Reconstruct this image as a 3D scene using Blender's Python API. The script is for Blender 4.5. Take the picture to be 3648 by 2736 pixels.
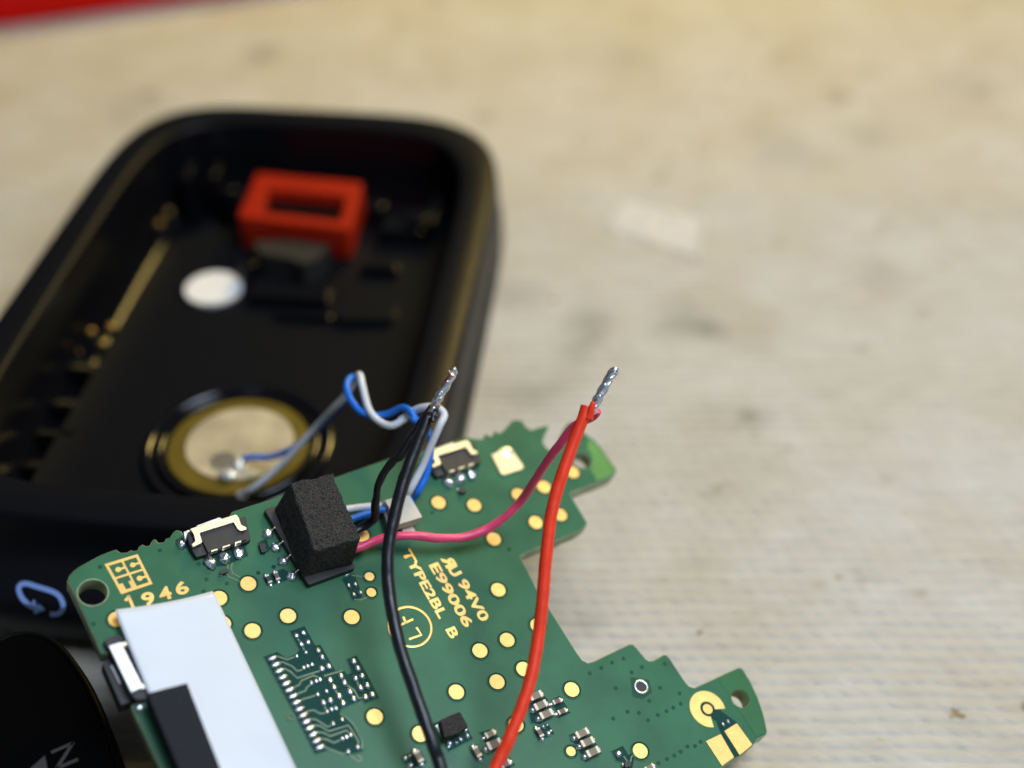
import bpy, bmesh, math, random
import numpy as np
from mathutils import Vector, Matrix, noise

for o in list(bpy.data.objects):
    bpy.data.objects.remove(o)
sc = bpy.context.scene
COL = sc.collection
MM = 0.001

# ------------------------------------------------------------------ camera
FPX = 4782.0            # focal length in pixels of a 3648 x 2736 frame
PITCH = math.radians(39.5)
CAMH = 74.8             # mm above the cloth
cam_d = bpy.data.cameras.new('camera')
cam = bpy.data.objects.new('camera', cam_d)
COL.objects.link(cam)
cam.location = (0, 0, CAMH * MM)
cam.rotation_euler = (math.pi / 2 - PITCH, 0, 0)
cam_d.sensor_width = 36.0
cam_d.lens = FPX / 3648.0 * 36.0
cam_d.clip_start = 0.002
cam_d.clip_end = 20.0
cam_d.dof.use_dof = True
cam_d.dof.focus_distance = 83.0 * MM
cam_d.dof.aperture_fstop = 16.5
sc.camera = cam

# ------------------------------------------------------------------ light
world = bpy.data.worlds.new('World')
sc.world = world
world.use_nodes = True
bg = world.node_tree.nodes['Background']
bg.inputs[0].default_value = (0.62, 0.66, 0.74, 1)
bg.inputs[1].default_value = 0.09


def area(name, loc, target, size, size_y, power, color):
    d = bpy.data.lights.new(name, 'AREA')
    d.shape = 'RECTANGLE'
    d.size = size
    d.size_y = size_y
    d.energy = power
    d.color = color
    o = bpy.data.objects.new(name, d)
    COL.objects.link(o)
    o.location = loc
    v = Vector(target) - Vector(loc)
    o.rotation_euler = v.to_track_quat('-Z', 'Y').to_euler()
    return o


area('desk_panel', (0.085, 0.035, 0.20), (0.012, 0.035, 0.0), 0.11, 0.11, 0.56, (0.72, 0.83, 1.0))
area('window_light', (-0.10, -0.24, 0.20), (-0.005, 0.045, 0.0), 0.14, 0.14, 0.08, (0.60, 0.80, 1.0))
lamp = area('bench_lamp', (0.12, 0.36, 0.23), (-0.01, 0.20, 0.0), 0.10, 0.10, 0.31, (1.0, 0.74, 0.22))
lamp.data.spread = math.radians(85)      # a shaded lamp, aimed at the far part of the bench

sc.view_settings.view_transform = 'Standard'
sc.view_settings.look = 'None'
sc.view_settings.gamma = 1.0
sc.view_settings.exposure = -0.16
sc.view_settings.use_curve_mapping = False

# ------------------------------------------------------------------ survey of the place (mm, cloth at z = 0)
ct, st = math.cos(PITCH), math.sin(PITCH)
FW = np.array([0, ct, -st])
DN = np.array([0, -st, -ct])
RT = np.array([1.0, 0, 0])
EYE = np.array([0, 0, CAMH])
K = 3648 / 2212.0
REG = {'S': (0, 0, 1), 'D': (0, 0, 1 / K),
       'A': (0, 1900, 1.9845), 'B': (900, 1600, 2.212), 'C': (900, 2000, 2.212), 'Dd': (1400, 2000, 2.25375),
       'E': (1900, 2100, 2.4578), 'F': (1400, 1250, 2.37), 'G': (0, 350, 2.212), 'H': (700, 350, 1.8433),
       'I': (0, 950, 1.65875), 'J': (500, 1200, 2.212), 'Kk': (0, 1650, 2.4578), 'L': (1300, 500, 1.58),
       'M': (600, 1780, 4.88), 'N': (1650, 1430, 3.318), 'O': (1900, 2450, 4.424), 'P': (1380, 2450, 4.254),
       'Q': (0, 2200, 3.095)}


def px(r, x, y):
    a = REG[r]
    return a[0] + x / a[2], a[1] + y / a[2]


def ray(r, x, y):
    u, v = px(r, x, y)
    return FW + RT * (u - 1824) / FPX + DN * (v - 1368) / FPX


def G(r, x, y, h=0.0):
    """point at height h (mm) over the cloth"""
    d = ray(r, x, y)
    return EYE + d * ((h - CAMH) / d[2])


def DP(r, x, y, depth):
    return EYE + ray(r, x, y) * depth


# board plane
BN = np.array([.28, -.206, .94])
BN /= np.linalg.norm(BN)
_q = ray('D', 1640, 1560)
_t = (3.0 - CAMH) / _q[2]
BQ = EYE + _q * _t
BA = RT * 4866 + DN * -1402 + FW * 2900
BA -= BN * np.dot(BA, BN)
BA /= np.linalg.norm(BA)
BB = np.cross(BN, BA)


def onb(r, x, y, h=0.0):
    d = ray(r, x, y)
    t = np.dot(BQ + BN * h - EYE, BN) / np.dot(d, BN)
    return EYE + d * t


BO = onb('D', 800, 1400)     # board origin


def P(r, x, y, h=0.0):
    """board-local mm coordinates of the point at height h over the board"""
    q = onb(r, x, y, h) - BO
    return (float(np.dot(q, BA)), float(np.dot(q, BB)))


def Pn(r, pts, h=0.0):
    return [P(r, x, y, h) for x, y in pts]


# ------------------------------------------------------------------ materials
def new_mat(name):
    m = bpy.data.materials.new(name)
    m.use_nodes = True
    nt = m.node_tree
    b = nt.nodes['Principled BSDF']
    return m, nt, b


def mat(name, col, rough=0.5, metal=0.0, spec=0.5, var=0.0, vscale=600, bump=0.0, bscale=4000, bdist=0.00005,
        rvar=0.0, coat=0.0, trans=0.0, alpha=1.0, sheen=0.0):
    m, nt, b = new_mat(name)
    b.inputs['Base Color'].default_value = (*col, 1)
    b.inputs['Roughness'].default_value = rough
    b.inputs['Metallic'].default_value = metal
    b.inputs['Specular IOR Level'].default_value = spec
    b.inputs['Coat Weight'].default_value = coat
    b.inputs['Transmission Weight'].default_value = trans
    b.inputs['Alpha'].default_value = alpha
    b.inputs['Sheen Weight'].default_value = sheen
    tc = nt.nodes.new('ShaderNodeTexCoord')
    if var > 0 or rvar > 0:
        n = nt.nodes.new('ShaderNodeTexNoise')
        n.inputs['Scale'].default_value = vscale
        n.inputs['Detail'].default_value = 5
        nt.links.new(tc.outputs['Object'], n.inputs['Vector'])
        if var > 0:
            r = nt.nodes.new('ShaderNodeValToRGB')
            r.color_ramp.elements[0].position = 0.3
            r.color_ramp.elements[1].position = 0.7
            r.color_ramp.elements[0].color = (*[c * (1 - var) for c in col], 1)
            r.color_ramp.elements[1].color = (*[min(1, c * (1 + var)) for c in col], 1)
            nt.links.new(n.outputs['Fac'], r.inputs['Fac'])
            nt.links.new(r.outputs['Color'], b.inputs['Base Color'])
        if rvar > 0:
            mr = nt.nodes.new('ShaderNodeMapRange')
            mr.inputs['To Min'].default_value = max(0.02, rough - rvar)
            mr.inputs['To Max'].default_value = min(1, rough + rvar)
            nt.links.new(n.outputs['Fac'], mr.inputs['Value'])
            nt.links.new(mr.outputs['Result'], b.inputs['Roughness'])
    if bump > 0:
        n2 = nt.nodes.new('ShaderNodeTexNoise')
        n2.inputs['Scale'].default_value = bscale
        n2.inputs['Detail'].default_value = 4
        nt.links.new(tc.outputs['Object'], n2.inputs['Vector'])
        bp = nt.nodes.new('ShaderNodeBump')
        bp.inputs['Strength'].default_value = bump
        bp.inputs['Distance'].default_value = bdist
        nt.links.new(n2.outputs['Fac'], bp.inputs['Height'])
        nt.links.new(bp.outputs['Normal'], b.inputs['Normal'])
    return m


M_MASK = mat('green_solder_mask', (.031, .138, .066), .38, spec=.24, var=.16, vscale=330, bump=.10, bscale=9000, bdist=.00002, rvar=.08)
M_EDGE = mat('board_edge_laminate', (.30, .36, .21), .5, var=.25, vscale=1500, bump=.2, bscale=3000)
M_TAB = mat('bare_green_laminate', (.012, .125, .03), .38, spec=.5, var=.12, vscale=400, bump=.1, bscale=9000, bdist=.00002)
M_TABL = mat('pale_green_laminate', (.09, .27, .055), .4, spec=.5, var=.2, vscale=400)
M_OPEN = mat('dark_mask_opening', (.006, .054, .042), .6, spec=.12, var=.15, vscale=900, bump=.15, bscale=6000, bdist=.00002)
M_VIA = mat('tented_via', (.009, .075, .040), .5, spec=.2)
M_GOLD = mat('immersion_gold', (.88, .56, .18), .48, metal=.7, spec=.5, var=.10, vscale=1800, rvar=.12, bump=.35, bscale=9000, bdist=.00001)
M_TRACE = mat('masked_copper_trace', (.13, .20, .10), .4, var=.1)
M_SOLDER = mat('solder', (.80, .83, .88), .34, metal=1, bump=.5, bscale=5000, bdist=.00006, var=.1, vscale=3000, rvar=.1)
M_TIN = mat('tinned_metal', (.70, .70, .70), .40, metal=1, bump=.25, bscale=4000, bdist=.00004, var=.12, vscale=1800)
M_PALEGOLD = mat('gold_plated_bracket', (.80, .71, .50), .40, metal=1, bump=.25, bscale=5000, bdist=.00003, var=.08, vscale=1500)
M_BLACKPL = mat('black_nylon', (.017, .016, .016), .5, bump=.3, bscale=9000, bdist=.00003, var=.2, vscale=2000)
M_CERAM = mat('capacitor_ceramic', (.20, .165, .105), .5, var=.12, vscale=4000)
M_CERAM2 = mat('brown_ceramic', (.13, .085, .06), .5, var=.12, vscale=4000)
M_CAPT = mat('capacitor_terminal', (.52, .46, .37), .5, metal=.7, bump=.3, bscale=6000, bdist=.00003)
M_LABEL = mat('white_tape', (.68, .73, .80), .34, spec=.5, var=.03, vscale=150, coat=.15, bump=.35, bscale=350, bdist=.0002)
M_FSTRIP = mat('dark_fabric_foam', (.022, .024, .030), .9, spec=.2, bump=.7, bscale=7000, bdist=.00012, var=.3, vscale=7000)
M_BEIGE = mat('beige_plastic', (.63, .57, .45), .45, var=.04, vscale=700)
M_GREYPL = mat('grey_plastic', (.16, .16, .17), .5)
M_WBLACK = mat('black_insulation', (.007, .008, .011), .38, spec=.5, bump=.5, bscale=1500, bdist=.00006, rvar=.14, vscale=900)
M_WRED = mat('red_insulation', (.90, .045, .010), .42, spec=.45, bump=.45, bscale=1300, bdist=.00006, var=.10, vscale=900)
M_WPINK = mat('pink_red_insulation', (.84, .07, .18), .36, spec=.5, bump=.25, bscale=2500, bdist=.00005, var=.08, vscale=900)
M_WBLUE = mat('blue_insulation', (.008, .16, .66), .36, var=.06, vscale=700)
M_WWHITE = mat('white_insulation', (.66, .68, .70), .4, var=.05, vscale=700)
M_CHAR = mat('scorched_insulation', (.012, .010, .010), .35, bump=.8, bscale=4000, bdist=.0001)
M_SHELL = mat('black_case_plastic', (.0060, .0063, .0078), .38, spec=.10, bump=.35, bscale=5000, bdist=.00004, rvar=.06, vscale=700)
M_SHELLG = mat('glossy_black_plastic', (.0040, .0042, .0055), .22, spec=.18, bump=.05, bscale=700, bdist=.0001)
M_RUBRED = mat('red_silicone', (.34, .014, .002), .55, spec=.12, var=.06, vscale=300)
M_BRASS = mat('brass', (.20, .145, .02), .45, metal=.5, var=.18, vscale=350)
M_PIEZO = mat('silvered_ceramic', (.56, .475, .31), .5, metal=.25, var=.2, vscale=420)
M_FELT = mat('white_felt', (.80, .79, .77), .85, var=.04, vscale=700)
M_PRINTB = mat('pale_blue_print', (.20, .31, .62), .5)
M_PRINTG = mat('grey_print', (.060, .055, .052), .5, spec=.2)
M_COVER = mat('black_cover_plastic', (.0030, .0030, .0034), .5, spec=.07, bump=.1, bscale=5000, bdist=.00003)
M_GLASS = mat('black_cover_glass', (.0018, .0018, .0020), .10, spec=.10)
M_REDBOX = mat('red_plastic', (.66, .006, .003), .5, spec=.1, var=.05, vscale=60)
M_BEAD = mat('bright_solder', (.82, .80, .72), .28, metal=.45)
M_BRASSP = mat('gold_pin', (.55, .32, .07), .35, metal=.9)
M_CLIP = mat('matte_black_bracket', (.022, .021, .019), .6, spec=.3)
M_RING = mat('polished_black_ring', (.006, .006, .007), .10, spec=.5)
M_COPPER = mat('bare_copper', (.70, .36, .22), .3, metal=1)


def foam_mat():
    m, nt, b = new_mat('open_cell_black_foam')
    b.inputs['Roughness'].default_value = .95
    b.inputs['Specular IOR Level'].default_value = .25
    tc = nt.nodes.new('ShaderNodeTexCoord')
    v = nt.nodes.new('ShaderNodeTexVoronoi')
    v.inputs['Scale'].default_value = 12000
    nt.links.new(tc.outputs['Object'], v.inputs['Vector'])
    n = nt.nodes.new('ShaderNodeTexNoise')
    n.inputs['Scale'].default_value = 10500
    n.inputs['Detail'].default_value = 3
    nt.links.new(tc.outputs['Object'], n.inputs['Vector'])
    r = nt.nodes.new('ShaderNodeValToRGB')
    r.color_ramp.elements[0].position = .36
    r.color_ramp.elements[0].color = (.009, .009, .009, 1)
    r.color_ramp.elements[1].position = .54
    r.color_ramp.elements[1].color = (.064, .059, .055, 1)
    nt.links.new(n.outputs['Fac'], r.inputs['Fac'])
    nt.links.new(r.outputs['Color'], b.inputs['Base Color'])
    ad = nt.nodes.new('ShaderNodeMath')
    ad.operation = 'ADD'
    nt.links.new(n.outputs['Fac'], ad.inputs[0])
    nt.links.new(v.outputs['Distance'], ad.inputs[1])
    bp = nt.nodes.new('ShaderNodeBump')
    bp.inputs['Strength'].default_value = 1.0
    bp.inputs['Distance'].default_value = .00008
    nt.links.new(ad.outputs[0], bp.inputs['Height'])
    nt.links.new(bp.outputs['Normal'], b.inputs['Normal'])
    return m


M_FOAM = foam_mat()


def vary_by_object(m, amount):
    """no two pads are plated quite alike"""
    nt = m.node_tree
    b = nt.nodes['Principled BSDF']
    src = b.inputs['Base Color'].links[0].from_socket
    oi = nt.nodes.new('ShaderNodeObjectInfo')
    mr = nt.nodes.new('ShaderNodeMapRange')
    mr.inputs['To Min'].default_value = 1 - amount
    mr.inputs['To Max'].default_value = 1 + amount * .4
    hs = nt.nodes.new('ShaderNodeHueSaturation')
    nt.links.new(oi.outputs['Random'], mr.inputs['Value'])
    nt.links.new(mr.outputs['Result'], hs.inputs['Value'])
    nt.links.new(src, hs.inputs['Color'])
    nt.links.new(hs.outputs['Color'], b.inputs['Base Color'])


vary_by_object(M_GOLD, .16)


def film_mat():
    m, nt, b = new_mat('clear_film')
    out = nt.nodes['Material Output']
    nt.nodes.remove(b)
    df = nt.nodes.new('ShaderNodeBsdfDiffuse')
    tl = nt.nodes.new('ShaderNodeBsdfTranslucent')
    tr = nt.nodes.new('ShaderNodeBsdfTransparent')
    df.inputs[0].default_value = (1, .98, .94, 1)
    tl.inputs[0].default_value = (1, .98, .94, 1)
    a = nt.nodes.new('ShaderNodeMixShader')
    a.inputs[0].default_value = .12
    c = nt.nodes.new('ShaderNodeMixShader')
    c.inputs[0].default_value = .24
    nt.links.new(df.outputs[0], a.inputs[1])
    nt.links.new(tl.outputs[0], a.inputs[2])
    nt.links.new(a.outputs[0], c.inputs[1])
    nt.links.new(tr.outputs[0], c.inputs[2])
    nt.links.new(c.outputs[0], out.inputs['Surface'])
    return m


M_FILM = film_mat()


SMUDGES = [(1270, 700, 2.4, .72), (1485, 690, 3.0, .76), (1240, 745, 2.2, .76), (1530, 712, 1.8, .72), (1165, 840, 3.2, .74), (1120, 640, 2.6, .80), (560, 115, 2.6, .66), (1700, 322, 5.0, .82), (1880, 292, 4.0, .84), (300, 230, 5.0, .84), (1210, 1330, 2.6, .72), (1190, 1250, 2.2, .78), (1640, 900, 1.6, .82), (2090, 180, 5.0, .86), (1330, 120, 5.0, .88), (1900, 600, 3.0, .86)]


def cloth_mat():
    m, nt, b = new_mat('ribbed_cotton_cloth')
    L = nt.links.new
    b.inputs['Roughness'].default_value = .92
    b.inputs['Specular IOR Level'].default_value = .12
    b.inputs['Sheen Weight'].default_value = .1
    tc = nt.nodes.new('ShaderNodeTexCoord')

    def ns(scale, detail, stretch=(1, 1, 1)):
        mp = nt.nodes.new('ShaderNodeMapping')
        mp.inputs['Scale'].default_value = stretch
        L(tc.outputs['Object'], mp.inputs['Vector'])
        n = nt.nodes.new('ShaderNodeTexNoise')
        n.inputs['Scale'].default_value = scale
        n.inputs['Detail'].default_value = detail
        L(mp.outputs['Vector'], n.inputs['Vector'])
        return n

    def ramp(n, p0, p1, c0, c1):
        r = nt.nodes.new('ShaderNodeValToRGB')
        r.color_ramp.elements[0].position = p0
        r.color_ramp.elements[1].position = p1
        r.color_ramp.elements[0].color = (*c0, 1)
        r.color_ramp.elements[1].color = (*c1, 1)
        L(n.outputs['Fac'], r.inputs['Fac'])
        return r

    def mul(a, c):
        x = nt.nodes.new('ShaderNodeMix')
        x.data_type = 'RGBA'
        x.blend_type = 'MULTIPLY'
        x.inputs['Factor'].default_value = 1
        L(a, x.inputs['A'])
        L(c, x.inputs['B'])
        return x.outputs['Result']

    base = ramp(ns(900, 4, (.35, 1, 1)), .3, .7, (.50, .47, .415), (.58, .55, .49)).outputs['Color']
    st1 = ramp(ns(95, 6), .28, .62, (.90, .86, .77), (1, 1, 1)).outputs['Color']
    st2 = ramp(ns(170, 3), .26, .36, (.68, .64, .56), (1, 1, 1)).outputs['Color']
    st3 = ramp(ns(420, 2), .235, .30, (.55, .45, .33), (1, 1, 1)).outputs['Color']
    st4 = ramp(ns(75, 5), .27, .42, (.91, .89, .83), (1, 1, 1)).outputs['Color']
    c = mul(mul(mul(mul(base, st1), st2), st3), st4)
    wob = ns(220, 3)
    for x, y, r, dk in SMUDGES:
        p = G('D', x, y)
        ds = nt.nodes.new('ShaderNodeVectorMath')
        ds.operation = 'DISTANCE'
        L(tc.outputs['Object'], ds.inputs[0])
        ds.inputs[1].default_value = (p[0] * MM, p[1] * MM, 0)
        ad = nt.nodes.new('ShaderNodeMath')
        ad.operation = 'MULTIPLY_ADD'
        L(wob.outputs['Fac'], ad.inputs[0])
        ad.inputs[1].default_value = r * MM * 2.2
        L(ds.outputs['Value'], ad.inputs[2])
        mr = nt.nodes.new('ShaderNodeMapRange')
        mr.interpolation_type = 'SMOOTHSTEP'
        mr.inputs['From Min'].default_value = r * MM * 1.0
        mr.inputs['From Max'].default_value = r * MM * 2.7
        mr.inputs['To Min'].default_value = dk
        mr.inputs['To Max'].default_value = 1
        L(ad.outputs[0], mr.inputs['Value'])
        c = mul(c, mr.outputs['Result'])
    L(c, b.inputs['Base Color'])
    fib = ns(3500, 3, (.4, 1, 1))
    bp = nt.nodes.new('ShaderNodeBump')
    bp.inputs['Strength'].default_value = .6
    bp.inputs['Distance'].default_value = .00012
    L(fib.outputs['Fac'], bp.inputs['Height'])
    L(bp.outputs['Normal'], b.inputs['Normal'])
    return m


M_CLOTH = cloth_mat()


# ------------------------------------------------------------------ builders
def link(name, me, m=None, parent=None, smooth=False):
    o = bpy.data.objects.new(name, me)
    COL.objects.link(o)
    if m is not None and len(me.materials) == 0:
        for x in (m if isinstance(m, (list, tuple)) else [m]):
            me.materials.append(x)
    if smooth:
        me.polygons.foreach_set('use_smooth', [True] * len(me.polygons))
    if parent:
        o.parent = parent
    return o


def tag(o, label, cat, group=None):
    o['label'] = label
    o['category'] = cat
    if group:
        o['group'] = group
    return o


def empty(name, M):
    o = bpy.data.objects.new(name, None)
    COL.objects.link(o)
    o.empty_display_size = .005
    o.matrix_world = M
    return o


def sc3(v):
    return (v[0] * MM, v[1] * MM, v[2] * MM)


def bm_mesh(name, bm):
    bmesh.ops.recalc_face_normals(bm, faces=bm.faces[:])
    me = bpy.data.meshes.new(name)
    bm.to_mesh(me)
    bm.free()
    return me


def add_prism(bm, pts, z0, z1, bev=0.0, mi=0, seg=2):
    """prism over 2-D mm points, from z0 up to z1; the upper rim bevelled"""
    lo = [bm.verts.new((x * MM, y * MM, z0 * MM)) for x, y in pts]
    hi = [bm.verts.new((x * MM, y * MM, z1 * MM)) for x, y in pts]
    n = len(pts)
    fs = [bm.faces.new(hi), bm.faces.new(lo[::-1])]
    for i in range(n):
        fs.append(bm.faces.new((lo[i], lo[(i + 1) % n], hi[(i + 1) % n], hi[i])))
    for f in fs:
        f.material_index = mi
    if bev > 0:
        es = [e for e in fs[0].edges] + [e for f in fs[2:] for e in f.edges if e.verts[0] in lo and e.verts[1] in hi or e.verts[0] in hi and e.verts[1] in lo]
        bmesh.ops.bevel(bm, geom=list(set(es)), offset=bev * MM, segments=seg, affect='EDGES', profile=.5, clamp_overlap=True)


def prism(name, pts, z0, z1, m, parent, bev=0.0, smooth=False):
    bm = bmesh.new()
    add_prism(bm, pts, z0, z1, bev)
    return link(name, bm_mesh(name, bm), m, parent, smooth)


def sheet(name, pts, z, m, parent):
    bm = bmesh.new()
    bm.faces.new([bm.verts.new((x * MM, y * MM, z * MM)) for x, y in pts])
    return link(name, bm_mesh(name, bm), m, parent)


def catmull(pts, per=8, closed=False):
    pts = [np.array(p, float) for p in pts]
    out = []
    n = len(pts)
    rng = range(n) if closed else range(n - 1)
    for i in rng:
        if closed:
            p0, p1, p2, p3 = pts[i - 1], pts[i], pts[(i + 1) % n], pts[(i + 2) % n]
        else:
            p1, p2 = pts[i], pts[i + 1]
            p0 = pts[i - 1] if i > 0 else 2 * p1 - p2
            p3 = pts[i + 2] if i + 2 < n else 2 * p2 - p1
        for k in range(per):
            t = k / per
            out.append(.5 * ((2 * p1) + (-p0 + p2) * t + (2 * p0 - 5 * p1 + 4 * p2 - p3) * t * t + (-p0 + 3 * p1 - 3 * p2 + p3) * t ** 3))
    if not closed:
        out.append(pts[-1])
    return out


def add_tube(bm, pts, rad, sides=14, closed=False, cap=True, mi=0, flat=1.0, wob=0.0):
    """tube through mm points; rad a number or a function of 0..1"""
    pts = [Vector(p) for p in pts]
    n = len(pts)
    tang = []
    for i in range(n):
        if closed:
            t = pts[(i + 1) % n] - pts[i - 1]
        else:
            t = pts[min(i + 1, n - 1)] - pts[max(i - 1, 0)]
        tang.append(t.normalized())
    up = Vector((0, 0, 1)) if abs(tang[0].z) < .9 else Vector((1, 0, 0))
    nv = (up - tang[0] * up.dot(tang[0])).normalized()
    rings = []
    for i in range(n):
        nv = (nv - tang[i] * nv.dot(tang[i])).normalized()
        b = tang[i].cross(nv)
        r = rad(i / max(1, n - 1)) if callable(rad) else rad
        ring = []
        for k in range(sides):
            a = 2 * math.pi * k / sides
            rr = r
            if wob:
                rr *= 1 + wob * noise.noise(pts[i] * 1.3 + Vector((math.cos(a), math.sin(a), 0)) * .6)
            ring.append(bm.verts.new((pts[i] + nv * math.cos(a) * rr + b * math.sin(a) * rr * flat) * MM))
        rings.append(ring)
    m = n if closed else n - 1
    for i in range(m):
        a, c = rings[i], rings[(i + 1) % n]
        for k in range(sides):
            f = bm.faces.new((a[k], a[(k + 1) % sides], c[(k + 1) % sides], c[k]))
            f.material_index = mi
            f.smooth = True
    if cap and not closed:
        bm.faces.new(rings[0][::-1]).material_index = mi
        bm.faces.new(rings[-1]).material_index = mi


def tube(name, pts, rad, m, parent=None, **kw):
    bm = bmesh.new()
    add_tube(bm, pts, rad, **kw)
    return link(name, bm_mesh(name, bm), m, parent)


def add_blob(bm, c, r, rot=0.0, seed=0, lump=.18, cut=-.25, mi=0, sub=2):
    """lumpy solder bead: ellipsoid with radii r (mm), flattened below"""
    g = bmesh.ops.create_icosphere(bm, subdivisions=sub, radius=1.0)
    ca, sa = math.cos(rot), math.sin(rot)
    for v in g['verts']:
        p = v.co.copy()
        q = 1 + lump * noise.noise(p * 1.7 + Vector((seed * 3.1, seed * 1.7, seed)))
        x, y, z = p.x * r[0] * q, p.y * r[1] * q, max(p.z, cut) * r[2] * q
        v.co = Vector((c[0] + x * ca - y * sa, c[1] + x * sa + y * ca, c[2] + z)) * MM
    for v in g['verts']:
        for f in v.link_faces:
            f.material_index = mi
            f.smooth = True


def blob(name, c, r, m, parent, rot=0.0, seed=0, lump=.18, sub=2, cut=-.25):
    bm = bmesh.new()
    add_blob(bm, c, r, rot, seed, lump, cut, sub=sub)
    return link(name, bm_mesh(name, bm), m, parent)


def circle(c, r, n=28):
    return [(c[0] + r * math.cos(2 * math.pi * i / n), c[1] + r * math.sin(2 * math.pi * i / n)) for i in range(n)]


def strip_pts(pts, w):
    """outline of a flat ribbon of width w along 2-D points"""
    pts = [np.array(p, float) for p in pts]
    l, r = [], []
    for i in range(len(pts)):
        t = pts[min(i + 1, len(pts) - 1)] - pts[max(i - 1, 0)]
        t = t / (np.linalg.norm(t) + 1e-9)
        nn = np.array([-t[1], t[0]]) * w / 2
        l.append(pts[i] + nn)
        r.append(pts[i] - nn)
    return l, r


def add_ribbon(bm, pts, w, z0, z1, mi=0):
    l, r = strip_pts(pts, w)
    V = lambda p, z: bm.verts.new((p[0] * MM, p[1] * MM, z * MM))
    lt = [V(p, z1) for p in l]
    rtp = [V(p, z1) for p in r]
    lb = [V(p, z0) for p in l]
    rb = [V(p, z0) for p in r]
    for i in range(len(pts) - 1):
        for q in ((lt[i], rtp[i], rtp[i + 1], lt[i + 1]), (lb[i], lt[i], lt[i + 1], lb[i + 1]), (rtp[i], rb[i], rb[i + 1], rtp[i + 1])):
            bm.faces.new(q).material_index = mi


def text_mesh(s, bold=0.0):
    cu = bpy.data.curves.new('lettering', 'FONT')
    cu.body = s
    cu.offset = bold
    cu.fill_mode = 'FRONT'
    cu.resolution_u = 6
    o = bpy.data.objects.new('lettering', cu)
    COL.objects.link(o)
    bpy.context.view_layer.update()
    me = bpy.data.meshes.new_from_object(o.evaluated_get(bpy.context.evaluated_depsgraph_get()))
    bpy.data.objects.remove(o)
    bpy.data.curves.remove(cu)
    me.materials.clear()
    return me


def lettering(name, s, p0, p1, cap, z, m, parent, bold=.02, mirror=False, flip=False):
    """flat lettering from baseline p0 to p1 (local mm), cap height in mm"""
    me = text_mesh(s, bold)
    n = len(me.vertices)
    co = np.zeros(n * 3)
    me.vertices.foreach_get('co', co)
    co = co.reshape(-1, 3)
    mn, mx = co.min(0), co.max(0)
    u = (co[:, 0] - mn[0]) / (mx[0] - mn[0])
    v = (co[:, 1] - mn[1]) / (mx[1] - mn[1])
    if mirror:
        u = 1 - u
    if flip:
        v = 1 - v
        u = 1 - u
    p0, p1 = np.array(p0), np.array(p1)
    ex = p1 - p0
    ey = np.array([-ex[1], ex[0]]) / np.linalg.norm(ex) * cap
    out = np.zeros_like(co)
    out[:, :2] = (p0 + u[:, None] * ex + v[:, None] * ey) * MM
    out[:, 2] = z * MM
    me.vertices.foreach_set('co', out.ravel())
    if mirror:
        me.flip_normals()
    me.update()
    return link(name, me, m, parent)


def curve_plate(name, outer, holes, thick, bev, m, parent):
    """plate with holes; its top face at z = 0"""
    cu = bpy.data.curves.new(name, 'CURVE')
    cu.dimensions = '2D'
    cu.fill_mode = 'BOTH'
    cu.extrude = thick / 2 * MM - bev * MM
    cu.bevel_depth = bev * MM
    cu.bevel_resolution = 2
    cu.offset = -bev * MM
    for loop in [outer] + holes:
        sp = cu.splines.new('POLY')
        sp.points.add(len(loop) - 1)
        for q, (x, y) in zip(sp.points, loop):
            q.co = (x * MM, y * MM, 0, 1)
        sp.use_cyclic_u = True
    o = bpy.data.objects.new(name, cu)
    COL.objects.link(o)
    bpy.context.view_layer.update()
    me = bpy.data.meshes.new_from_object(o.evaluated_get(bpy.context.evaluated_depsgraph_get()))
    bpy.data.objects.remove(o)
    bpy.data.curves.remove(cu)
    me.materials.clear()
    me.transform(Matrix.Translation((0, 0, -thick / 2 * MM)))
    return link(name, me, m, parent)


def smooth_poly(pts, r=.15, seg=3):
    """round the corners of a closed 2-D polygon"""
    out = []
    n = len(pts)
    for i in range(n):
        p0, p1, p2 = (np.array(pts[j % n], float) for j in (i - 1, i, i + 1))
        a, b = p0 - p1, p2 - p1
        la, lb = np.linalg.norm(a), np.linalg.norm(b)
        d = min(r, la * .45, lb * .45)
        s, e = p1 + a / la * d, p1 + b / lb * d
        for k in range(seg + 1):
            t = k / seg
            q = (1 - t) ** 2 * s + 2 * t * (1 - t) * p1 + t * t * e
            out.append((float(q[0]), float(q[1])))
    return out


# ================================================================== the cloth
def grow(a, b, step, lo, hi, f=1.12):
    v = list(np.arange(a, b + 1e-6, step))
    s, x = step, b
    while x < hi:
        s *= f
        x += s
        v.append(x)
    s, x = step, a
    while x > lo:
        s *= f
        x -= s
        v.insert(0, x)
    return np.array(v)


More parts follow.
